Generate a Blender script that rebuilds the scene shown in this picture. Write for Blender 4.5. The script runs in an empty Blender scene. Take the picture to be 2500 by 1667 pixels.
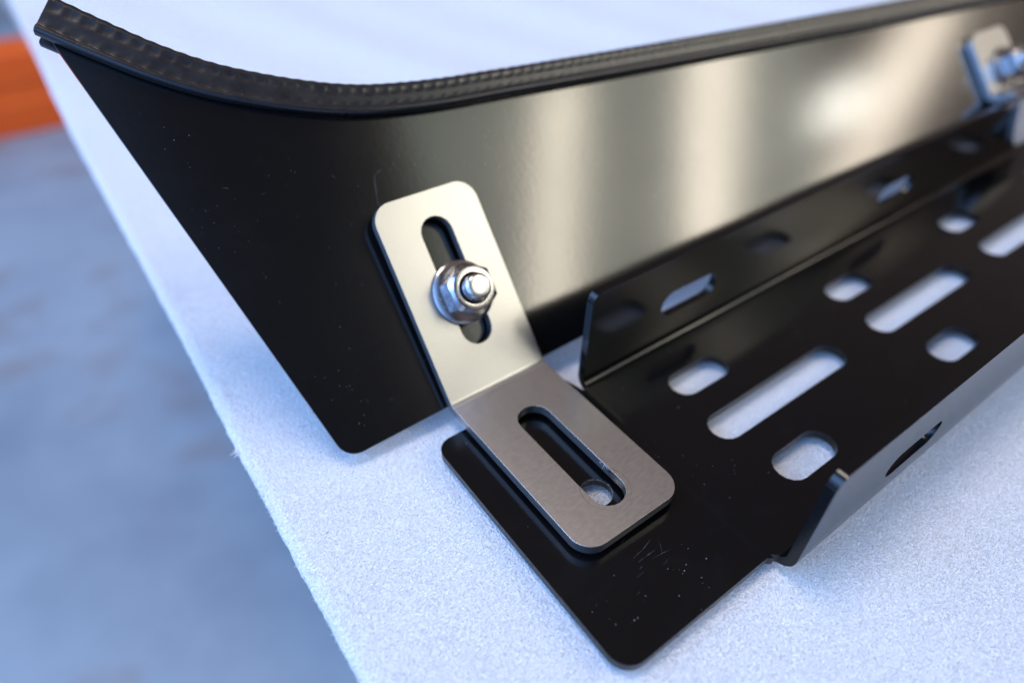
import bpy, bmesh, math, random
from mathutils import Vector, Matrix, noise
from mathutils.geometry import delaunay_2d_cdt
random.seed(7)
MM = 0.001
sc = bpy.context.scene
C = sc.collection
PI = math.pi

# ------------------------------------------------------------------ camera
R = ((0.8042844447, -0.5937758730, 0.0235954356),
     (-0.3772091748, -0.5408151287, -0.7518192835),
     (0.4591729200, 0.5957761402, -0.6589469025))
cd = bpy.data.cameras.new('camera')
cam = bpy.data.objects.new('camera', cd); C.objects.link(cam)
cam.matrix_world = Matrix(((R[0][0], -R[1][0], -R[2][0], -79.3814*MM),
                           (R[0][1], -R[1][1], -R[2][1], -23.3758*MM),
                           (R[0][2], -R[1][2], -R[2][2], 108.1496*MM),
                           (0, 0, 0, 1)))
cd.sensor_fit = 'HORIZONTAL'; cd.sensor_width = 36
cd.lens = 1635.64/2500*36
cd.clip_start = 0.005; cd.clip_end = 60
cd.dof.use_dof = True; cd.dof.focus_distance = 0.1255; cd.dof.aperture_fstop = 6.0
cd.dof.aperture_blades = 9
sc.camera = cam

# ------------------------------------------------------------------ world: dim hall, blue daylight side
w = bpy.data.worlds.new('World'); sc.world = w; w.use_nodes = True
nt = w.node_tree; nt.nodes.clear()
def wn(t): return nt.nodes.new(t)
out = wn('ShaderNodeOutputWorld'); bg = wn('ShaderNodeBackground'); nt.links.new(bg.outputs[0], out.inputs[0])
tc = wn('ShaderNodeTexCoord')
dot = wn('ShaderNodeVectorMath'); dot.operation = 'DOT_PRODUCT'
nt.links.new(tc.outputs['Generated'], dot.inputs[0]); dot.inputs[1].default_value = Vector((-0.94, -0.10, 0.30)).normalized()
ramp = wn('ShaderNodeValToRGB'); nt.links.new(dot.outputs['Value'], ramp.inputs[0])
cr = ramp.color_ramp
cr.elements[0].position = 0.0; cr.elements[0].color = (0.21, 0.16, 0.145, 1)
cr.elements[1].position = 0.95; cr.elements[1].color = (0.95, 1.85, 3.9, 1)
e = cr.elements.new(0.12); e.color = (0.05, 0.05, 0.06, 1)
e = cr.elements.new(0.30); e.color = (0.06, 0.06, 0.08, 1)
e = cr.elements.new(0.60); e.color = (0.34, 0.60, 1.20, 1)
nt.links.new(ramp.outputs[0], bg.inputs[0]); bg.inputs[1].default_value = 1.0

TGT = Vector((0, 0.05, 0))
def lamp(name, az, el, dist, wd, ht, col, rad, spread=180):
    d = bpy.data.lights.new(name, 'AREA'); d.shape = 'RECTANGLE'; d.size = wd; d.size_y = ht
    d.color = col; d.energy = rad*PI*wd*ht; d.spread = math.radians(spread)
    o = bpy.data.objects.new(name, d); C.objects.link(o)
    a, b = math.radians(az), math.radians(el)
    v = Vector((math.cos(b)*math.cos(a), math.cos(b)*math.sin(a), math.sin(b)))
    o.location = TGT + v*dist
    o.rotation_euler = v.to_track_quat('Z', 'Y').to_euler()
    return o
def dirv(az, el):
    a, b = math.radians(az), math.radians(el)
    return Vector((math.cos(b)*math.cos(a), math.cos(b)*math.sin(a), math.sin(b)))
def strip(name, A, B, width, dist, col, rad):
    """rectangular lamp hanging in the hall, long side from direction A to direction B"""
    a = dirv(*A); b = dirv(*B); m = (a+b).normalized(); L = 2*dist*math.tan(a.angle(b)/2)
    d = bpy.data.lights.new(name, 'AREA'); d.shape = 'RECTANGLE'; d.size = L; d.size_y = width
    d.color = col; d.energy = rad*PI*L*width
    o = bpy.data.objects.new(name, d); C.objects.link(o)
    x = (b-a).normalized(); y = m.cross(x).normalized()
    M4 = Matrix((x, y, m)).transposed().to_4x4(); M4.translation = TGT+m*dist
    o.matrix_world = M4
    return o
strip('skylight_panel', (-31.5, 49.5), (-54.5, 27), 1.95, 3.3, (0.92, 1.0, 0.86), 1.9)
strip('strip_light', (-37, 49), (-60.7, 35.5), 0.22, 3.0, (1.0, 0.88, 0.70), 10.5)
strip('strip_light', (-26.5, 39.3), (-44, 30.2), 0.20, 3.0, (1.0, 0.87, 0.70), 13)
strip('strip_light', (-18.3, 26.3), (-34.5, 24), 0.16, 3.0, (1.0, 0.87, 0.70), 11)
strip('spot_lamp', (-25.5, 29.1), (-28.5, 27.5), 0.11, 2.9, (1.0, 0.98, 0.88), 24)
lamp('door_daylight', 152, 37, 2.4, 2.1, 1.5, (0.33, 0.56, 1.0), 5.4)
lamp('overhead_fill', 105, 76, 3.0, 0.85, 0.85, (1.0, 0.87, 0.78), 19)  # added fill, no known source: whitens the foam, lifts the lower bracket leg

sc.view_settings.view_transform = 'Standard'; sc.view_settings.look = 'None'
sc.view_settings.exposure = 0.0; sc.view_settings.gamma = 1.0
sc.view_settings.use_curve_mapping = False
sc.render.engine = 'CYCLES'

# ------------------------------------------------------------------ helpers
def tag(o, label=None, cat=None, group=None, kind=None):
    if label: o['label'] = label
    if cat: o['category'] = cat
    if group: o['group'] = group
    if kind: o['kind'] = kind
    return o
def empty(name, loc=(0, 0, 0)):
    o = bpy.data.objects.new(name, None); C.objects.link(o)
    o.location = Vector(loc)*MM; o.empty_display_size = 0.01
    return o
def link_mesh(name, me, mat, parent=None):
    o = bpy.data.objects.new(name, me); C.objects.link(o)
    me.materials.clear(); me.materials.append(mat)
    if parent:
        o.parent = parent
        o.matrix_parent_inverse = Matrix.Translation(parent.location).inverted()
    return o
def mesh(name, verts, faces):
    me = bpy.data.meshes.new(name)
    me.from_pydata([tuple(Vector(v)*MM) for v in verts], [], faces); me.validate()
    bm = bmesh.new(); bm.from_mesh(me); bmesh.ops.recalc_face_normals(bm, faces=bm.faces); bm.to_mesh(me); bm.free()
    return me
def smooth(me, ang=35):
    for p in me.polygons: p.use_smooth = True
    me.set_sharp_from_angle(angle=math.radians(ang))
def arc(cx, cy, r, a0, a1, n=8):
    return [(cx+r*math.cos(math.radians(a0+(a1-a0)*i/n)), cy+r*math.sin(math.radians(a0+(a1-a0)*i/n))) for i in range(n+1)]
def round_poly(pts, radii, n=8):
    """polygon (ccw) with filleted corners"""
    outp = []
    N = len(pts)
    for i in range(N):
        p = Vector(pts[i]); a = Vector(pts[i-1]); b = Vector(pts[(i+1) % N]); r = radii[i]
        if r <= 0: outp.append(tuple(p)); continue
        u = (a-p).normalized(); v = (b-p).normalized()
        th = u.angle(v); d = r/math.tan(th/2)
        s = p+u*d; e2 = p+v*d
        c = p+(u+v).normalized()*(r/math.sin(th/2))
        a0 = math.atan2(s.y-c.y, s.x-c.x); a1 = math.atan2(e2.y-c.y, e2.x-c.x)
        da = (a1-a0+PI) % (2*PI)-PI
        outp += [(c.x+r*math.cos(a0+da*k/n), c.y+r*math.sin(a0+da*k/n)) for k in range(n+1)]
    return outp
def slot_x(x0, x1, y, wd, n=8):      # stadium along x
    r = wd/2
    return arc(x1-r, y, r, -90, 90, n)+arc(x0+r, y, r, 90, 270, n)
def slot_y(x, y0, y1, wd, n=10):
    r = wd/2
    return arc(x, y1-r, r, 0, 180, n)+arc(x, y0+r, r, 180, 360, n)
def inside(p, poly):
    x, y = p; c = False; j = len(poly)-1
    for i in range(len(poly)):
        xi, yi = poly[i]; xj, yj = poly[j]
        if (yi > y) != (yj > y) and x < (xj-xi)*(y-yi)/(yj-yi)+xi: c = not c
        j = i
    return c
def sheet(name, outline, holes, thick, mapf, mat, parent=None, lines=(), bevel=0.25, seg=2, ang=40):
    """a flat sheet pattern with holes, folded through mapf(a, b, n) -> xyz; n runs from 0 (face) to -thick"""
    vs = []; es = []
    for loop in [outline]+list(holes):
        b = len(vs); vs += [Vector(q) for q in loop]
        es += [(b+i, b+(i+1) % len(loop)) for i in range(len(loop))]
    for p, q in lines:
        b = len(vs); vs += [Vector(p), Vector(q)]; es.append((b, b+1))
    ov, oe, of, *_ = delaunay_2d_cdt(vs, es, [], 0, 1e-5)
    keep = []
    for f in of:
        c = sum((ov[i] for i in f), Vector((0, 0)))/len(f)
        if inside(c, outline) and not any(inside(c, h) for h in holes): keep.append(list(f))
    used = sorted({i for f in keep for i in f}); ix = {v: k for k, v in enumerate(used)}
    n = len(used)
    V = [mapf(ov[i].x, ov[i].y, 0.0) for i in used]+[mapf(ov[i].x, ov[i].y, -thick) for i in used]
    F = []; cnt = {}
    for f in keep:
        f = [ix[i] for i in f]
        a = sum((ov[used[f[i]]].cross(ov[used[f[(i+1) % 3]]]) for i in range(3)))
        if a < 0: f.reverse()
        F.append(f); F.append([i+n for i in reversed(f)])
        for i in range(3):
            e3 = (f[i], f[(i+1) % 3]); cnt[e3] = 1
    for (a, b) in list(cnt):
        if (b, a) not in cnt: F.append([a, a+n, b+n, b])
    me = mesh(name, V, F)
    smooth(me, ang)
    o = link_mesh(name, me, mat, parent)
    if bevel > 0:
        m = o.modifiers.new('rim', 'BEVEL'); m.width = bevel*MM; m.segments = seg
        m.limit_method = 'ANGLE'; m.angle_limit = math.radians(50); m.harden_normals = True
    return o
class Path:
    """profile made of straights and concave/convex bends, measured along its face"""
    def __init__(s, p, d, segs):
        s.items = []; p = Vector(p); d = Vector(d).normalized(); L = 0
        for k, a, b in segs:
            if k == 's':
                s.items.append((L, L+a, 's', p.copy(), d.copy(), 0, 0)); p = p+d*a; L += a
            else:      # bend by angle a (rad, + = towards the face), face radius b
                l = abs(a)*b; s.items.append((L, L+l, 'a', p.copy(), d.copy(), a, b))
                sg = 1 if a > 0 else -1
                nn = Vector((-d.y, d.x))*sg; c = p+nn*b
                rot = Matrix.Rotation(a, 2)
                p = c+rot @ (p-c); d = rot @ d; L += l
        s.L = L
    def at(s, v, n):
        for it in s.items:
            if v <= it[1] or it is s.items[-1]:
                L0, L1, k, p, d, a, b = it
                if k == 's':
                    return p+d*(v-L0)+Vector((-d.y, d.x))*n
                t = (v-L0)/b; sg = 1 if a > 0 else -1
                nn = Vector((-d.y, d.x)); c = p+nn*sg*b
                rot = Matrix.Rotation(t*sg, 2)
                return c+rot @ (p-c+nn*n)
    def bend_lines(s, k=7):
        r = []
        for it in s.items:
            if it[2] == 'a': r += [it[0]+(it[1]-it[0])*i/k for i in range(k+1)]
        return r

# ------------------------------------------------------------------ materials
class Mat:
    def __init__(s, name):
        s.m = bpy.data.materials.new(name); s.m.use_nodes = True
        s.t = s.m.node_tree; s.b = s.t.nodes['Principled BSDF']
        s.tc = s.t.nodes.new('ShaderNodeTexCoord').outputs['Object']
    def n(s, t, **kw):
        x = s.t.nodes.new(t)
        for k, v in kw.items():
            if k in x.inputs: x.inputs[k].default_value = v
            else: setattr(x, k, v)
        return x
    def l(s, a, b): s.t.links.new(a, b)
    def set(s, **kw):
        for k, v in kw.items(): s.b.inputs[k.replace('_', ' ')].default_value = v
    def noise(s, scale, detail=3, rough=0.5, vec=None, dist=0.0):
        x = s.n('ShaderNodeTexNoise'); x.inputs['Scale'].default_value = scale
        x.inputs['Detail'].default_value = detail; x.inputs['Roughness'].default_value = rough; x.inputs['Distortion'].default_value = dist
        s.l(vec or s.tc, x.inputs['Vector']); return x.outputs['Fac']
    def vor(s, scale, out='Distance', vec=None, feature='F1', rnd=1.0):
        x = s.n('ShaderNodeTexVoronoi'); x.feature = feature; x.inputs['Scale'].default_value = scale; x.inputs['Randomness'].default_value = rnd
        s.l(vec or s.tc, x.inputs['Vector']); return x.outputs[out]
    def rng(s, v, a, b, c, d, smooth=False):
        x = s.n('ShaderNodeMapRange'); s.l(v, x.inputs[0])
        if smooth: x.interpolation_type = 'SMOOTHSTEP'
        for i, q in zip((1, 2, 3, 4), (a, b, c, d)): x.inputs[i].default_value = q
        return x.outputs[0]
    def math(s, op, a, b=None):
        x = s.n('ShaderNodeMath'); x.operation = op
        for i, q in enumerate((a, b)):
            if q is None: continue
            if isinstance(q, (int, float)): x.inputs[i].default_value = q
            else: s.l(q, x.inputs[i])
        return x.outputs[0]
    def mix(s, f, a, b):
        x = s.n('ShaderNodeMix'); x.data_type = 'RGBA'; s.l(f, x.inputs[0])
        for i, q in ((6, a), (7, b)):
            if isinstance(q, tuple): x.inputs[i].default_value = (*q, 1)
            else: s.l(q, x.inputs[i])
        return x.outputs[2]
    def bump(s, h, strength, dist, prev=None):
        x = s.n('ShaderNodeBump'); x.inputs['Strength'].default_value = strength; x.inputs['Distance'].default_value = dist
        s.l(h, x.inputs['Height'])
        if prev: s.l(prev, x.inputs['Normal'])
        return x.outputs['Normal']
    def scaled(s, sc3, rot=(0, 0, 0)):
        x = s.n('ShaderNodeMapping'); x.inputs['Scale'].default_value = sc3; x.inputs['Rotation'].default_value = rot
        s.l(s.tc, x.inputs['Vector']); return x.outputs[0]

def black_coat(name, rough, peel, dust, spec):
    M = Mat(name); M.set(Specular_IOR_Level=spec)
    M.set(Base_Color=(0.0028, 0.0028, 0.0031, 1), Roughness=rough)
    # dust: sparse tiny specks and faint haze patches of dust
    d = M.vor(620); cell = M.n('ShaderNodeTexVoronoi'); cell.inputs['Scale'].default_value = 620; M.l(M.tc, cell.inputs['Vector'])
    sep = M.n('ShaderNodeSeparateColor'); M.l(cell.outputs['Color'], sep.inputs[0])
    size = M.rng(sep.outputs[0], 0.78, 1.0, 0.0, 0.050)
    spk = M.math('LESS_THAN', d, size)
    patch = M.rng(M.noise(38, 3), 0.42, 0.62, 0.25, 1.0)
    d2 = M.vor(1500); cell2 = M.n('ShaderNodeTexVoronoi'); cell2.inputs['Scale'].default_value = 1500; M.l(M.tc, cell2.inputs['Vector'])
    sep2 = M.n('ShaderNodeSeparateColor'); M.l(cell2.outputs['Color'], sep2.inputs[0])
    size2 = M.rng(sep2.outputs[1], 0.80, 1.0, 0.0, 0.20)
    spk2 = M.math('MULTIPLY', M.math('LESS_THAN', d2, size2), M.rng(M.noise(60, 2), 0.52, 0.60, 0, 1))
    tot = M.math('MULTIPLY', M.math('MULTIPLY', M.math('MAXIMUM', spk, M.math('MULTIPLY', spk2, 0.5)), patch), dust)
    smear = M.rng(M.noise(45, 5, 0.7, dist=1.5), 0.50, 0.78, 0.0, 0.006*dust)
    f = M.math('ADD', tot, smear)
    M.l(M.mix(f, (0.0028, 0.0028, 0.0031), (0.42, 0.42, 0.45)), M.b.inputs['Base Color'])
    rr = M.math('ADD', M.math('MULTIPLY', f, 0.5), M.rng(M.noise(30, 4), 0.3, 0.7, rough*0.9, rough*1.12))
    M.l(rr, M.b.inputs['Roughness'])
    nb = M.bump(M.noise(850, 2, 0.5), peel, 0.0004)
    nb = M.bump(M.noise(1800, 2, 0.5), peel*0.8, 0.0001, nb)
    M.l(nb, M.b.inputs['Normal'])
    return M.m
m_panel = black_coat('black_satin_paint', 0.145, 0.018, 0.8, 0.9)
m_tray = black_coat('black_gloss_paint', 0.14, 0.015, 1.0, 0.3)

M = Mat('black_rubber'); M.set(Base_Color=(0.008, 0.008, 0.010, 1), Roughness=0.3, Specular_IOR_Level=0.6)
M.l(M.rng(M.noise(300, 3), 0.3, 0.7, 0.26, 0.36), M.b.inputs['Roughness'])
M.l(M.bump(M.noise(3500, 2), 0.25, 0.00006), M.b.inputs['Normal'])
m_rubber = M.m

M = Mat('brushed_steel'); M.set(Metallic=1.0, Roughness=0.33)
g = M.noise(1, 4, 0.7, vec=M.scaled((500, 1700, 1700))); g2 = M.noise(900, 2, 0.6)
stl = M.mix(M.rng(g, 0.3, 0.7, 0, 1), (0.425, 0.42, 0.415), (0.455, 0.45, 0.445))
dv = M.n('ShaderNodeVectorMath'); dv.operation = 'DISTANCE'; M.l(M.tc, dv.inputs[0]); dv.inputs[1].default_value = (-16.985*MM, 27.05*MM, 3.5*MM)
rg = M.math('SUBTRACT', 1.0, M.rng(M.math('ABSOLUTE', M.math('SUBTRACT', dv.outputs['Value'], 4.9*MM)), 0.0, 0.16*MM, 0, 1))
rg = M.math('MULTIPLY', rg, M.rng(M.noise(400, 3), 0.4, 0.6, 0.1, 0.75))
M.l(M.mix(rg, stl, (0.30, 0.20, 0.16)), M.b.inputs['Base Color'])
M.l(M.rng(g, 0.3, 0.7, 0.34, 0.385), M.b.inputs['Roughness'])
M.l(M.bump(M.noise(2600, 3, 0.6), 0.10, 0.00006, M.bump(g2, 0.04, 0.0002)), M.b.inputs['Normal'])
m_steel = M.m

M = Mat('bright_steel'); M.set(Metallic=1.0, Base_Color=(0.42, 0.41, 0.42, 1))
M.l(M.rng(M.noise(600, 4), 0.3, 0.7, 0.16, 0.30), M.b.inputs['Roughness'])
M.l(M.bump(M.noise(1500, 3, 0.6), 0.12, 0.00008), M.b.inputs['Normal'])
m_bright = M.m

M = Mat('white_foam'); M.set(Roughness=0.38, Specular_IOR_Level=0.5, Base_Color=(0.78, 0.79, 0.80, 1))
M.b.inputs['Subsurface Weight'].default_value = 0.0
st = M.noise(14, 2); 
big = M.noise(300, 3, 0.6, dist=0.6)
warp = M.n('ShaderNodeTexNoise'); warp.inputs['Scale'].default_value = 900; M.l(M.tc, warp.inputs['Vector'])
wm = M.n('ShaderNodeVectorMath'); wm.operation = 'MULTIPLY_ADD'; M.l(warp.outputs['Color'], wm.inputs[0]); wm.inputs[1].default_value = (0.0004,)*3; M.l(M.tc, wm.inputs[2])
cells = M.vor(1900, 'Distance', vec=wm.outputs[0]); fine = M.vor(4000, 'Distance', vec=wm.outputs[0])
str_ = M.noise(1, 3, 0.65, vec=M.scaled((1150, 3600, 1800), (0, 0, 0.9)), dist=1.6)
nb = M.bump(big, 0.18, 0.0005)
nb = M.bump(cells, 0.75, 0.0004, nb)
nb = M.bump(fine, 0.45, 0.00016, nb)
nb = M.bump(str_, 1.0, 0.00042, nb)
M.l(nb, M.b.inputs['Normal'])
M.l(M.rng(M.noise(2300, 2), 0.35, 0.65, 0.14, 0.45), M.b.inputs['Roughness'])
M.l(M.mix(M.rng(cells, 0.1, 0.6, 0, 1), (0.80, 0.80, 0.82), (0.92, 0.92, 0.93)), M.b.inputs['Base Color'])
M.set(Specular_IOR_Level=0.8)
m_foam = M.m

M = Mat('grey_concrete'); M.set(Roughness=0.6)
a = M.noise(2.2, 6, 0.6); s2 = M.noise(4.5, 4, 0.6)
base = M.mix(M.rng(a, 0.35, 0.65, 0, 1), (0.22, 0.25, 0.28), (0.36, 0.40, 0.42))
M.l(M.mix(M.rng(s2, 0.52, 0.72, 0, 0.75, True), base, (0.24, 0.17, 0.15)), M.b.inputs['Base Color'])
m_conc = M.m
M = Mat('orange_paint'); M.set(Base_Color=(0.80, 0.13, 0.012, 1), Roughness=0.45)
M.l(M.mix(M.rng(M.noise(8, 4), 0.35, 0.65, 0, 1), (0.95, 0.115, 0.005), (0.98, 0.14, 0.007)), M.b.inputs['Base Color'])
m_orange = M.m
M = Mat('birch_bench_top'); M.set(Base_Color=(0.45, 0.38, 0.30, 1), Roughness=0.6)
M.l(M.mix(M.noise(1, 4, vec=M.scaled((4, 60, 60))), (0.36, 0.29, 0.22), (0.50, 0.43, 0.34)), M.b.inputs['Base Color'])
m_bench = M.m
M = Mat('grey_bench_steel'); M.set(Base_Color=(0.25, 0.27, 0.30, 1), Roughness=0.5, Metallic=0.4)
M.l(M.rng(M.noise(20, 3), 0.3, 0.7, 0.4, 0.6), M.b.inputs['Roughness'])
m_leg = M.m
M = Mat('scratched_paint'); M.set(Roughness=0.5)
M.l(M.mix(M.rng(M.noise(900, 2), 0.40, 0.60, 0, 1), (0.010, 0.010, 0.011), (0.11, 0.11, 0.12)), M.b.inputs['Base Color'])
m_scr = M.m

M = Mat('worn_edge_paint'); M.set(Roughness=0.35)
M.l(M.mix(M.rng(M.noise(700, 3), 0.40, 0.60, 0, 1), (0.02, 0.02, 0.022), (0.30, 0.29, 0.28)), M.b.inputs['Base Color'])
m_worn = M.m
# ------------------------------------------------------------------ the hall floor, orange rail, bench
def box_mesh(name, boxes):
    V = []; F = []
    for x0, y0, z0, x1, y1, z1 in boxes:
        b = len(V)
        V += [(x, y, z) for z in (z0, z1) for y in (y0, y1) for x in (x0, x1)]
        F += [[b+i for i in q] for q in ((0, 2, 3, 1), (4, 5, 7, 6), (0, 1, 5, 4), (2, 6, 7, 3), (0, 4, 6, 2), (1, 3, 7, 5))]
    return mesh(name, V, F)
def add_bevel(o, wd, seg=2):
    m = o.modifiers.new('rim', 'BEVEL'); m.width = wd*MM; m.segments = seg; m.limit_method = 'ANGLE'
FZ = -750
fl = link_mesh('floor', mesh('floor', [(-9000, -9000, FZ), (9000, -9000, FZ), (9000, 9000, FZ), (-9000, 9000, FZ)], [(0, 1, 2, 3)]), m_conc)
tag(fl, 'blue-lit grey concrete floor with brown stains, far below the bench', 'floor', kind='structure')

orl = empty('guard_rail', (-300, 2350, FZ))
# rail profile (y, z) swept along x: a C beam with two ribs, face towards the bench
prof = [(2285, FZ), (2285, FZ+85), (2289, FZ+95), (2289, FZ+130), (2285, FZ+140), (2285, FZ+215), (2292, FZ+222), (2410, FZ+222), (2418, FZ+215), (2418, FZ)]
V = [(x, y+0.0*(x), z) for x in (-2600, 700) for y, z in prof]; n = len(prof)
F = [[i, (i+1) % n, n+(i+1) % n, n+i] for i in range(n)]+[list(range(n))[::-1], [n+i for i in range(n)]]
b = link_mesh('beam', mesh('beam', V, F), m_orange, orl); add_bevel(b, 4)
for x in (-2550, 620):
    pst = link_mesh('end_plate', box_mesh('end_plate', [(x, 2250, FZ+0.5, x+12, 2460, FZ+260)]), m_orange, orl); add_bevel(pst, 3)
tag(orl, 'orange steel rail lying on the blue-grey floor beyond the table, blurred at the left edge', 'rail')

bench = empty('workbench', (500, 500, FZ))
tp = link_mesh('bench_top', box_mesh('bench_top', [(-60, -560, -38, 1080, 1150, -8.2)]), m_bench, bench); add_bevel(tp, 2)
for x in (40, 920):
    for y in (-480, 1010):
        lg = link_mesh('leg', box_mesh('leg', [(x, y, FZ+1, x+60, y+60, -38.2)]), m_leg, bench); add_bevel(lg, 3)
tag(bench, 'bench under the white foam sheet, hidden by it', 'workbench')

# ------------------------------------------------------------------ foam sheet (fuzzy left edge, slight waves)
def axis(a, b, segs):
    r = []
    for x0, x1, st_ in segs:
        n_ = max(1, int(round((x1-x0)/st_))); r += [x0+(x1-x0)*i/n_ for i in range(n_)]
    r.append(segs[-1][1]); return r
ZF = -3.5
EDGE = -69.6
xs = axis(0, 0, [(0, 3, 0.5), (3, 12, 3), (12, 420, 5), (420, 1180, 68)])
ys = axis(0, 0, [(-600, -60, 30), (-60, 140, 0.45), (140, 320, 2), (320, 1200, 20)])
def foam_edge(y):
    p = Vector((0, y*0.9, 3)); q = Vector((5, y*0.25, 1))
    k_ = [(-600, -70.6), (25, -70.3), (84, -69.7), (132, -68.6), (271, -67.6), (475, -61.5), (1200, -40)]
    e_ = k_[-1][1]
    for (a, ea), (b, eb) in zip(k_, k_[1:]):
        if y <= b: e_ = ea+(eb-ea)*(y-a)/(b-a); break
    return e_+noise.noise(p*1.7)*0.22+noise.noise(q*1.5)*0.22+noise.noise(Vector((9, y*0.03, 1)))*0.25
def foam_z(x, y):
    far = min(1, max(0, (y-110)/60))
    wv = math.sin((x*0.976+y*0.21)/9.5+0.5*math.sin(y/50+x/70))+0.6*math.sin((x*0.976+y*0.26)/22+1)
    return ZF+wv*0.9*far+0.15*noise.noise(Vector((x/14, y/14, 0)))*(1 if x > 999 else 0.0)
V = []; F = []; NX = len(xs)
for j, y in enumerate(ys):
    e0 = foam_edge(y)
    for i, x in enumerate(xs):
        t_ = max(0, 1-x/3)
        V.append((e0+x, y, foam_z(e0+x, y)-0.9*t_**2.2+(0.18*noise.noise(Vector((x, y*1.1, 7))) if x < 3 else 0)))
nb0 = len(V)
for j, y in enumerate(ys):
    e0 = foam_edge(y)
    V.append((e0+0.25*noise.noise(Vector((2, y, 2))), y, ZF-2.6)); V.append((e0+0.8, y, -8.0)); V.append((1110, y, -8.0))
for j in range(len(ys)-1):
    for i in range(NX-1):
        a = j*NX+i; F.append((a, a+1, a+NX+1, a+NX))
    a = j*NX; c = nb0+3*j
    F.append((a, a+NX, c+3, c)); F.append((c, c+3, c+4, c+1)); F.append((c+1, c+4, c+5, c+2)); F.append((c+2, c+5, a+NX+NX-1, a+NX-1))
me = mesh('foam_sheet', V, F)
for p in me.polygons: p.use_smooth = True
foam = link_mesh('foam_sheet', me, m_foam)
tag(foam, 'white closed-cell packing foam sheet with a fuzzy cut left edge, lying on the bench', 'foam sheet')
# loose fibres at the cut edge
V = []; F = []
def fibre(p, d, L, r):
    p = Vector(p); d = Vector(d).normalized(); b_ = len(V)
    a = d.orthogonal().normalized(); c = d.cross(a)
    for k in range(4):
        q = p+d*L*k/3+a*0.25*L*math.sin(k*1.1)*0.5; rr = r*(1-k/4.2)
        for m_ in range(4):
            an = m_*PI/2; V.append(tuple(q+(a*math.cos(an)+c*math.sin(an))*rr))
    for k in range(3):
        for m_ in range(4): F.append([b_+k*4+m_, b_+k*4+(m_+1) % 4, b_+(k+1)*4+(m_+1) % 4, b_+(k+1)*4+m_])
    F.append([b_+12, b_+13, b_+14, b_+15])
for k in range(150):
    y = random.uniform(5, 130)
    fibre((foam_edge(y)+0.1, y, ZF-random.uniform(0.4, 2)), (-1, random.uniform(-.8, .8), random.uniform(-.4, .6)), random.uniform(0.3, 0.75), 0.07)
for k in range(9):
    fibre((foam_edge(83)+0.2, 82.5+0.15*k, ZF-0.8), (-1, random.uniform(-.9, .9), random.uniform(-.3, .5)), random.uniform(1.0, 2.0), 0.16)
link_mesh('loose_fibres', mesh('loose_fibres', V, F), m_foam, foam)

# ------------------------------------------------------------------ perforated tray
H = 25.0; RB = 1.9; YN = -2.0; YF = 53.2; T = 1.9
flat = (YF-YN)-2*RB; arcl = RB*PI/2
tray_path = Path((YN, H), (0, -1), [('s', H-RB, 0), ('a', PI/2, RB), ('s', flat, 0), ('a', PI/2, RB), ('s', H-RB, 0)])
V0 = (H-RB)+arcl-(YN+RB)            # v = y + V0 on the flat floor
VT = tray_path.L
def joggle(x):
    t_ = min(1, max(0, (x+4.6)/4.2)); t_ = t_*t_*(3-2*t_)
    return -0.02+0.32*t_-0.10*math.exp(-((x+2.3)/1.1)**2)
XE = 0.5; XR = 222
def tray_map(x, v, n):
    z = joggle(x)
    if x < -0.35:
        return (x, v-V0, z+n)
    if x > XR+0.85:
        return (x, v-V0, 0.3+n)
    p = tray_path.at(v, n)
    return (x, p.x, p.y+0.3)
x0, x1 = XE, XR
b1 = H-RB-0.6; b2 = VT-b1           # notch levels
yT0, yT1 = V0+0.2, V0+57.4
XL = -36.6; XRR = XR+37
outline = round_poly([
    (XL, yT0), (-1.6, yT0), (-0.6, V0-0.6), (-0.45, b1+arcl+1.0), (x0-0.05, b1+arcl+0.2), (x0, b1), (x0, 0), (x1, 0), (x1, b1), (x1+.6, b1+arcl+.6), (x1+1.6, yT0), (XRR, yT0),
    (XRR, yT1), (x1+1.6, yT1), (x1+.6, b2-arcl-.6), (x1, b2), (x1, VT), (x0, VT), (x0, b2), (x0-0.05, b2-arcl-0.2), (-0.45, b2-arcl-1.0), (-0.9, b2-arcl-0.2), (-2.2, yT1), (XL, yT1)],
    [4.2, 0.5, 0, 0, 0, 0, 3.0, 3.0, 0, 0, 0, 4.2, 4.2, 0, 0, 0, 3.0, 2.6, 0, 0, 0, 0.6, 1.4, 3.6], 8)
holes = []
for k in range(4):
    dx = 61.0*k
    if 19.5+dx+10.5 < XR-3:
        holes.append(slot_x(16.0+dx, 33.2+dx, V0+39.7, 7.2)); holes.append(slot_x(16.0+dx, 33.2+dx, V0+10.7, 7.6))
    if 56.6+dx < XR-3: holes.append(slot_x(13.4+dx, 59.8+dx, V0+25.7, 7.5))
zc = 11.4
for x in (33.0, 63.0, 124.5, 155):
    if x in (33.0, 124.5):
        holes.append(slot_x(x-9.6, x+9.6, VT-(H-zc), 7.0, 8))
    if x in (33.0, 124.5): holes.append(slot_x(x-9.4, x+9.4, H-zc+1.0, 6.4, 8))
HX, HY = -17.0, 29.0
holes.append([(HX+3.3*math.cos(a*PI/12), V0+HY+3.3*math.sin(a*PI/12)) for a in range(24)])
lines = [((x0-3, v), (x1+3, v)) for v in tray_path.bend_lines(8)]
lines += [((x, V0+1), (x, V0+52)) for x in (-4.6, -4.1, -3.7, -3.3, -2.9, -2.6, -2.3, -2.0, -1.7, -1.3, -0.9, -0.4, 0.6)]
tray = empty('perforated_tray', (90, 26, ZF))
# ccw check handled in sheet()
sheet('tray_body', outline, holes, T, tray_map, m_tray, tray, lines, bevel=0.42, seg=3, ang=45)
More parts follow.
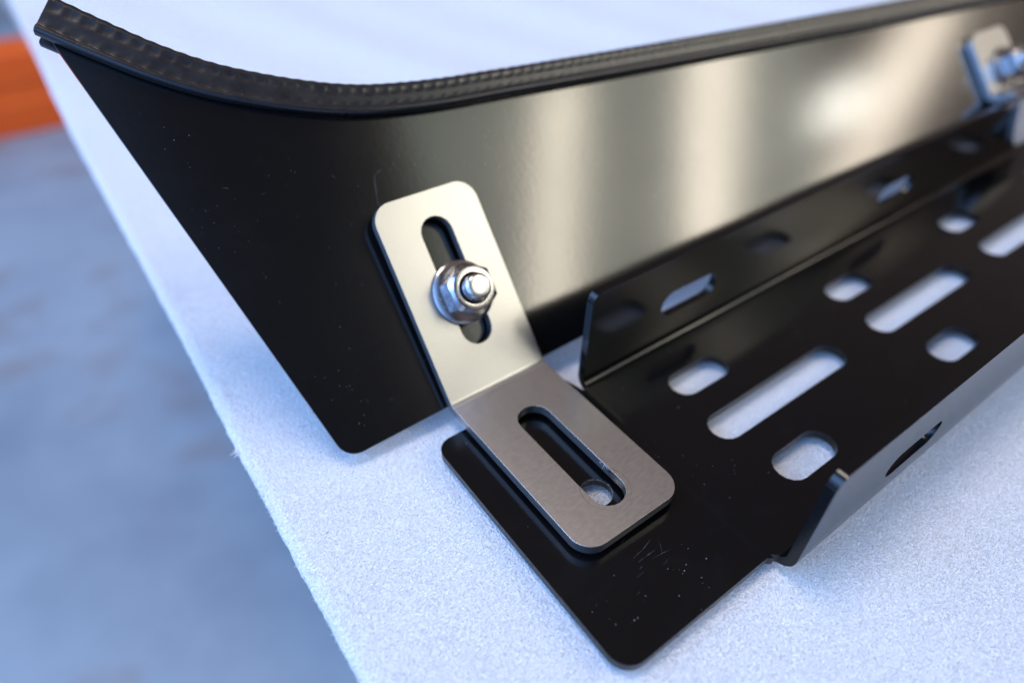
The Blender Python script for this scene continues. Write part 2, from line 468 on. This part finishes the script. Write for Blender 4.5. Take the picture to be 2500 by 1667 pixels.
# raised lip round the tab hole
def ring(name, prof, n, origin, ax, ay, az, mat, parent, ang=35, cap=False):
    V = []; F = []
    origin = Vector(origin); m_ = len(prof)
    for k in range(n):
        a = 2*PI*k/n; dr = ax*math.cos(a)+ay*math.sin(a)
        for r_, h_ in prof: V.append(tuple(origin+dr*r_+az*h_))
    closed = not cap
    for k in range(n):
        k2 = (k+1) % n
        for i in range(m_ if closed else m_-1):
            i2 = (i+1) % m_
            F.append([k*m_+i, k2*m_+i, k2*m_+i2, k*m_+i2])
    if cap:
        F.append([k*m_ for k in range(n)]); F.append([k*m_+m_-1 for k in reversed(range(n))])
    me = mesh(name, V, F); smooth(me, ang)
    return link_mesh(name, me, mat, parent)
EX, EY, EZ = Vector((1, 0, 0)), Vector((0, 1, 0)), Vector((0, 0, 1))
ring('hole_lip', [(3.25, -0.5), (3.3, -0.05), (3.7, 0.0), (4.3, -0.12), (4.6, -0.6), (3.6, -1.2)], 40, (HX, HY, joggle(-17)), EX, EY, EZ, m_worn, tray)
# scuffs near the bracket end
V = []; F = []
def scratch(p, q, wd):
    p, q = Vector(p), Vector(q); d = (q-p).normalized(); s_ = Vector((-d.y, d.x))*wd/2; b_ = len(V); z = joggle(-20)+0.012
    K = 6
    for k in range(K+1):
        c = p.lerp(q, k/K)+s_*random.uniform(-.5, .5); t_ = math.sin(PI*(k+0.15)/(K+.3))*random.uniform(.55, 1)
        V.append((c.x-s_.x*t_, c.y-s_.y*t_, z)); V.append((c.x+s_.x*t_, c.y+s_.y*t_, z))
    for k in range(K): F.append([b_+2*k, b_+2*k+1, b_+2*k+3, b_+2*k+2])
for k in range(12):
    cx_, cy_ = random.gauss(-20.0, 3.2), random.gauss(13.0, 1.6)
    a = random.choice([random.gauss(0.25, .2), random.gauss(0.15, .15), random.gauss(0.05, .15), random.gauss(1.3, .4)]); L = random.uniform(1.0, 4.5)
    scratch((cx_, cy_), (cx_+math.cos(a)*L, cy_+math.sin(a)*L), random.uniform(.04, .09))
link_mesh('scratch_marks', mesh('scratch_marks', V, F), m_scr, tray)
tag(tray, 'glossy black perforated tray with upturned slotted sides and flat tab, lying on white foam', 'metal tray')

# ------------------------------------------------------------------ curved guard panel with edge trim
TH = 0.8447; BX = -29.4848; BY1 = 61.5809; ZB = 3.5
uo = Vector((BX, BY1, ZB)); us = Vector((0, math.cos(TH), math.sin(TH))); un = Vector((0, -math.sin(TH), math.cos(TH)))
TB = 2.2
def P(u, s, n=0.0): return uo+EX*u+us*s+un*n
def P3(u, s, n): return tuple(P(u, s, n))
# the panel stands a few degrees off the tray's axis, touching the bracket's right edge
KY = 0.065
qo = P(W0 := 25.0, 0, -TB)
TQ = TH-math.radians(2.0)
qs = Vector((0, math.cos(TQ), math.sin(TQ))); qm = Vector((0, -math.sin(TQ), math.cos(TQ)))
qu = (EX+qm*KY).normalized(); qn = (qm-EX*KY).normalized()
def Q(u, s, n=0.0): return qo+qu*u+qs*s+qn*n
def Q3(u, s, n): return tuple(Q(u, s, n))
low = [(-67.8, 94.2), (-61.6, 88.7), (-53.5, 82.0), (-44.8, 76.2), (-34.4, 71.1), (-23.6, 66.9), (-15.5, 64.6), (-5.9, 62.9), (3.7, 61.7), (16.0, 60.7), (49.7, 57.8), (77.8, 55.5), (109.3, 53.0), (127.0, 51.7), (159.7, 49.2), (210.8, 45.7), (290, 40.2)]
def hgt(u): 
    k = [(-68, 8.4), (-45, 7.7), (-15, 7.1), (20, 6.8), (110, 7.0), (340, 7.6)]
    for (a, ha), (b, hb) in zip(k, k[1:]):
        if u <= b: return ha+(hb-ha)*max(0, (u-a)/(b-a))
    return k[-1][1]
def catmull(pts, step):
    P_ = [Vector(p) for p in pts]; P_ = [P_[0]*2-P_[1]]+P_+[P_[-1]*2-P_[-2]]
    dense = []
    for i in range(1, len(P_)-2):
        p0, p1, p2, p3 = P_[i-1:i+3]
        t01 = (p1-p0).length**.5; t12 = (p2-p1).length**.5; t23 = (p3-p2).length**.5
        m1 = (p1-p0)/t01-(p2-p0)/(t01+t12)+(p2-p1)/t12; m1 *= t12
        m2 = (p2-p1)/t12-(p3-p1)/(t12+t23)+(p3-p2)/t23; m2 *= t12
        for k in range(40):
            t = k/40
            dense.append(p1*(2*t**3-3*t*t+1)+m1*(t**3-2*t*t+t)+p2*(-2*t**3+3*t*t)+m2*(t**3-t*t))
    dense.append(P_[-2])
    res_ = [dense[0]]; acc = 0; last = dense[0]
    for q in dense[1:]:
        seg_ = (q-last).length
        while acc+seg_ >= step:
            f_ = (step-acc)/seg_; last = last.lerp(q, f_); res_.append(last); seg_ = (q-last).length; acc = 0
        acc += seg_; last = q
    return res_
curve = catmull(low, 0.5)
def tang(i):
    a = curve[max(0, i-6)]; b = curve[min(len(curve)-1, i+6)]; return (b-a).normalized()
mid = [curve[i]+Vector((-tang(i).y, tang(i).x))*hgt(curve[i].x)*0.55 for i in range(0, len(curve), 4)]
def bot(u): return 0.55+0.03*max(u, -60)*1.0
guard = empty('curved_panel', tuple(Q(80, 0, 0)))
# left edge line from (-24,...) up to (-41.6, 89.1)
def left(s): return -48.5-17.8*s/93.0
topm = [q for q in mid if q.x > left(q.y)+3.0 and q.x < 280]
pl = [(left(bot(-48)), bot(-48)), (22, bot(22)), (22.4, 8.3), (280, 8.3)]+[tuple(q) for q in reversed(topm)]+[(left(94.6)+0.5, 94.6)]
outline_p = round_poly(pl, [4.2, 0, 0, 0]+[0]*(len(pl)-4), 10)
bolt_u, bolt_s = 12.5-25.0, 21.5
ph = [[(bolt_u+3.2*math.cos(a*PI/12), bolt_s+3.2*math.sin(a*PI/12)) for a in range(24)]]
sheet('curved_plate', outline_p, ph, 1.6, lambda a, b, n: Q3(a, b, n), m_panel, guard, [], bevel=0.3, seg=2)
V = []; F = []
def qscratch(pts, wd):
    b_ = len(V); n_ = len(pts)
    for i, p in enumerate(pts):
        d = (Vector(pts[min(i+1, n_-1)])-Vector(pts[max(i-1, 0)])).normalized(); s_ = Vector((-d.y, d.x))*wd/2*(1 if 0 < i < n_-1 else 0.15)
        V.append(Q3(p[0]-s_.x, p[1]-s_.y, 0.01)); V.append(Q3(p[0]+s_.x, p[1]+s_.y, 0.01))
    for i in range(n_-1): F.append([b_+2*i, b_+2*i+1, b_+2*i+3, b_+2*i+2])
qscratch([(-16.5, 52.8), (-17.8, 52.6), (-18.9, 51.9), (-19.4, 50.5), (-19.8, 49.0), (-20.3, 47.2), (-20.7, 45.6)], 0.10)
for _ in range(22):
    a, b_2 = random.uniform(-60, -20), random.uniform(4, 60)
    if a < left(b_2)+3: continue
    an = random.uniform(0, PI); L = random.uniform(.3, 1.6)
    qscratch([(a, b_2), (a+L*.5*math.cos(an)+.1, b_2+L*.5*math.sin(an)), (a+L*math.cos(an), b_2+L*math.sin(an))], 0.05)
link_mesh('scratch_marks', mesh('scratch_marks', V, F), m_scr, guard)
# trim: U section, front cheek with embossed ribs, sawtooth crest
nf0 = 0.0; nb_ = -1.6
V = []; F = []
half = 3.3; cn = (nf0+nb_)/2
NCS = 0
for i, q in enumerate(curve):
    t = tang(i); bdir = Vector((-t.y, t.x)); h = hgt(q.x)
    s_ = i*0.5
    ph_ = (s_/2.9) % 1.0
    rib = min(1, max(0, (0.34-abs(ph_-0.5))/0.05))*1.9
    crest = 0.13*math.sin(2*PI*ph_)
    nf = cn+half; nbk = cn-half
    dot_ = min(1, max(0, (0.20-abs(ph_-0.5))/0.08))
    prof = [(0.25, nf0+0.25), (0.0, nf0+0.6), (0.0, nf-0.7), (0.12, nf-0.30), (0.42, nf-0.06), (0.85, nf+0.02), (1.25, nf-0.08), (1.50, nf-0.30+0.0*dot_)]
    prof += [(1.75, nf-0.36+0.13*dot_), (2.3, nf-0.36), (h*0.42, nf-0.34), (h*0.50, nf-0.33), (h*0.57, nf-0.33-0.0*rib), (h*0.60, nf-0.33-0.04*rib), (h-1.75, nf-0.34-0.05*rib), (h-1.62, nf-0.36-0.0*rib), (h-1.35, nf-0.40)]
    prof += [(h-0.85, nf-0.6), (h-0.40+crest*.5, nf-1.1), (h-0.08+crest, nf-2.0), (h+crest, cn), (h-0.1+crest, nbk+2.0), (h-0.45, nbk+1.0), (h-0.95, nbk+0.4)]
    prof += [(h*0.5, nbk+0.2), (1.2, nbk+0.1), (0.3, nbk+0.1), (0.0, nbk+0.6), (0.0, nb_-0.6), (0.25, nb_-0.25)]
    prof += [(h*0.45, nb_-0.2), (h*0.62, cn), (h*0.45, nf0+0.2)]
    NCS = len(prof)
    for hh, nn in prof:
        c = q+bdir*hh; V.append(Q3(c.x, c.y, nn))
for i in range(len(curve)-1):
    for k in range(NCS):
        k2 = (k+1) % NCS
        F.append([i*NCS+k, (i+1)*NCS+k, (i+1)*NCS+k2, i*NCS+k2])
for b_ in (0, len(V)-NCS):        # U-shaped end faces: front cheek, crest, back cheek
    for fc in ([0, 1, 2, 3, 4, 5, 6, 7, 8, 9, 10, NCS-1], [NCS-1]+list(range(10, 24))+[NCS-3, NCS-2], [NCS-3]+list(range(24, NCS-3))):
        F.append([b_+k for k in fc])
me = mesh('edge_trim', V, F); smooth(me, 50)
link_mesh('edge_trim', me, m_rubber, guard)
tag(guard, 'satin black panel with swept-up curved edge in ribbed rubber trim, leaning behind the perforated tray', 'metal panel')

# ------------------------------------------------------------------ front bracket
W = 25.0; RI = 2.0
tl = RI*math.tan(TH/2)
BY0 = 18.2264; S = 44.8
bp = Path((BY0, ZB), (1, 0), [('s', (BY1-BY0)-tl, 0), ('a', TH, RI), ('s', S-tl, 0)])
def br_map(a, b, n):
    p = bp.at(b, n); return (BX+a, p.x, p.y)
o_b = round_poly([(0, 0), (W, 0), (W, bp.L), (0, bp.L)], [4.6, 4.6, 4.6, 4.6], 10)
vend = bp.L
h_b = [slot_y(W/2, 8.55-3.75, 8.55+21.95+3.75, 7.5), slot_y(W/2, vend-9.35-21.95-3.75, vend-9.35+3.75, 7.5)]
brk = empty('slotted_bracket', (BX+W/2, 40, ZB-TB))
sheet('bent_strap', o_b, h_b, TB, br_map, m_steel, brk, [((-2, v), (W+2, v)) for v in bp.bend_lines(6)], bevel=0.22, seg=2)
V = []; F = []      # bright burr left on the slot wall
for k in range(9):
    c = Vector((-13.25+random.uniform(-.35, .15), 29.6+k*0.33, 2.9+random.uniform(-.3, .35)))
    b_ = len(V)
    for m_ in range(4): V.append(tuple(c+Vector((random.uniform(-.35, .35), random.uniform(-.4, .4), random.uniform(-.35, .35)))))
    F += [[b_, b_+1, b_+2], [b_, b_+2, b_+3], [b_, b_+3, b_+1], [b_+1, b_+3, b_+2]]
link_mesh('burr', mesh('burr', V, F), m_bright, brk)
tag(brk, 'sharp brushed steel bent bracket with two long slots, over the black tab in front', 'bracket')

# ------------------------------------------------------------------ rear hooked bracket (blurred, top right)
x2 = 192.6
def seg_len(a, b): return math.hypot(b[0]-a[0], b[1]-a[1])
def qb(s_, n_): q_ = Q(200.5, s_, n_); return (q_.y, q_.z)
pts2 = [qb(36.5, 2.4), qb(14.0, 2.4), (54.0, 27.2), (48.6, 9.0)]
dirs = [Vector((b[0]-a[0], b[1]-a[1])).normalized() for a, b in zip(pts2, pts2[1:])]
def sang(a, b): return math.atan2(a.x*b.y-a.y*b.x, a.dot(b))
# run from low end to the top so that the face looks to the camera
pr = pts2[::-1]; dr = [Vector((b[0]-a[0], b[1]-a[1])).normalized() for a, b in zip(pr, pr[1:])]
a1, a2 = sang(dr[0], dr[1]), sang(dr[1], dr[2])
r1, r2 = 3.2, 2.0
t1, t2 = r1*math.tan(abs(a1)/2), r2*math.tan(abs(a2)/2)
b2p = Path(pr[0], dr[0], [('s', seg_len(pr[0], pr[1])-t1, 0), ('a', a1, r1), ('s', max(0.1, seg_len(pr[1], pr[2])-t1-t2), 0), ('a', a2, r2), ('s', seg_len(pr[2], pr[3])-t2, 0)])
rear = empty('hooked_bracket', (x2+W/2, 52, ZF))
def br2_map(a, b, n):
    p = b2p.at(b, n); return (x2+a, p.x, p.y)
o2 = round_poly([(0, 0), (W, 0), (W, b2p.L), (0, b2p.L)], [4.6]*4, 8)
sheet('bent_strap', o2, [slot_y(W/2+2.5, b2p.L-21, b2p.L-9, 7.5)], 2.2, br2_map, m_steel, rear, [((-2, v), (W+2, v)) for v in b2p.bend_lines(6)], bevel=0.22)
tag(rear, 'out-of-focus steel bracket hooked over the far tray side at the upper right corner', 'bracket')

# ------------------------------------------------------------------ flange nut on its stud
def fastener(name, org, ax, ay, az, stud_h, label):
    org = Vector(org)
    root = empty(name, tuple(org))
    # washer flange with conical top
    ring('flange', [(3.0, 0.02), (6.7, 0.02), (7.05, 0.25), (7.1, 0.75), (6.8, 0.98), (5.9, 1.28), (5.0, 1.4), (3.0, 1.4)], 72, org, ax, ay, az, m_bright, root)
    # hex: prism with chamfered crown
    V = []; F = []
    AF = 10.3; rc = AF/2/math.cos(PI/6); N = 72
    lv = []
    Hh = 6.5
    for (zz, mode) in ((1.3, 0), (5.35, 0), (5.7, 1), (Hh-0.10, 2), (Hh, 3), (Hh, 4), (Hh-0.7, 5), (1.3, 5)):
        ringi = []
        for k in range(N):
            a = 2*PI*k/N+math.radians(30)
            aa = ((a-math.radians(30)) % (PI/3))-PI/6
            hx = AF/2/math.cos(aa)
            if mode == 0: r_ = min(hx, rc*0.985); z_ = zz
            elif mode == 1:
                r_ = hx; z_ = zz-(hx-5.15)*0.85
            elif mode == 2: r_ = 4.7; z_ = zz
            elif mode == 3: r_ = 4.4; z_ = zz
            elif mode == 4: r_ = 3.5; z_ = zz
            else: r_ = 3.05; z_ = zz
            p = org+(ax*math.cos(a)+ay*math.sin(a))*r_+az*z_
            V.append(tuple(p))
    L_ = 8
    for j in range(L_-1):
        for k in range(N):
            F.append([j*N+k, j*N+(k+1) % N, (j+1)*N+(k+1) % N, (j+1)*N+k])
    me = mesh('hex_body', V, F); smooth(me, 28)
    link_mesh('hex_body', me, m_bright, root)
    # threaded stud: helix on the side, chamfered tip
    V = []; F = []; n_ = 40; pitch = 1.0; z0_, z1_ = -5.0, stud_h-0.75; steps = int((z1_-z0_)/0.125)
    rows = []
    for j in range(steps+1):
        z_ = z0_+(z1_-z0_)*j/steps
        row = []
        for k in range(n_):
            a = 2*PI*k/n_; ph_ = ((z_/pitch-k/n_) % 1.0); tri = abs(ph_*2-1)
            fade = min(1, max(0, (z1_-z_)/0.6))
            r_ = 2.95-0.42*(1-tri)*fade*0.55-0.04
            p = org+(ax*math.cos(a)+ay*math.sin(a))*r_+az*z_
            row.append(len(V)); V.append(tuple(p))
        rows.append(row)
    for r_, zz in ((2.88, stud_h-0.68), (2.35, stud_h-0.04), (2.2, stud_h), (1.0, stud_h-0.02)):
        row = []
        for k in range(n_):
            a = 2*PI*k/n_; row.append(len(V)); V.append(tuple(org+(ax*math.cos(a)+ay*math.sin(a))*r_+az*zz))
        rows.append(row)
    for ra, rb in zip(rows, rows[1:]):
        for k in range(n_): F.append([ra[k], ra[(k+1) % n_], rb[(k+1) % n_], rb[k]])
    F.append(rows[-1]); F.append(rows[0][::-1])
    me = mesh('threaded_stud', V, F); smooth(me, 40)
    link_mesh('threaded_stud', me, m_bright, root)
    # stud head behind the sheet
    ring('stud_head', [(0.01, -5.0), (5.2, -5.0), (5.8, -5.6), (4.6, -7.6), (0.01, -8.2)], 36, org, ax, ay, az, m_bright, root, cap=True)
    tag(root, label, 'nut', 'flange nuts clamping the brackets to the black panel')
    return root
org = P(W/2, 21.5, 0.0)
f1 = fastener('flange_nut', tuple(org), EX, us, un, 9.2, 'shiny hex flange nut with protruding stud tip clamping the sharp front bracket')
# stamped characters on the flange of the front nut
tx = bpy.data.curves.new('stamped_mark', 'FONT'); tx.body = 'UTO'; tx.size = 1.25; tx.extrude = 0.07; tx.space_character = 1.05
tx.align_x = 'CENTER'; tx.align_y = 'CENTER'
to = bpy.data.objects.new('stamp_tmp', tx); C.objects.link(to)
dg = bpy.context.evaluated_depsgraph_get(); tm = bpy.data.meshes.new_from_object(to.evaluated_get(dg)); bpy.data.objects.remove(to)
ang_ = math.radians(184)
rd = EX*math.cos(ang_)+us*math.sin(ang_); tg = -(EX*math.sin(ang_)*-1+us*math.cos(ang_))
slope = math.radians(16)
up_ = (un*math.cos(slope)+rd*math.sin(slope)).normalized(); yy = up_.cross(tg).normalized()
base_ = org+rd*6.1+un*1.26
for v in tm.vertices:
    q = base_+tg*v.co.x+yy*v.co.y+up_*v.co.z; v.co = q*MM
mo = link_mesh('stamped_mark', tm, m_leg, f1)
# rear one
d2 = dr[2]; u2 = Vector((0, d2.x, d2.y)); n2 = Vector((0, -d2.y, d2.x))
e2 = b2p.at(b2p.L-14.5, 0)
fastener('flange_nut', (x2+W/2+2.5, e2.x, e2.y), EX, u2, n2, 9.5, 'blurred bluish flange nut with long stud on the hooked bracket at the upper right corner')
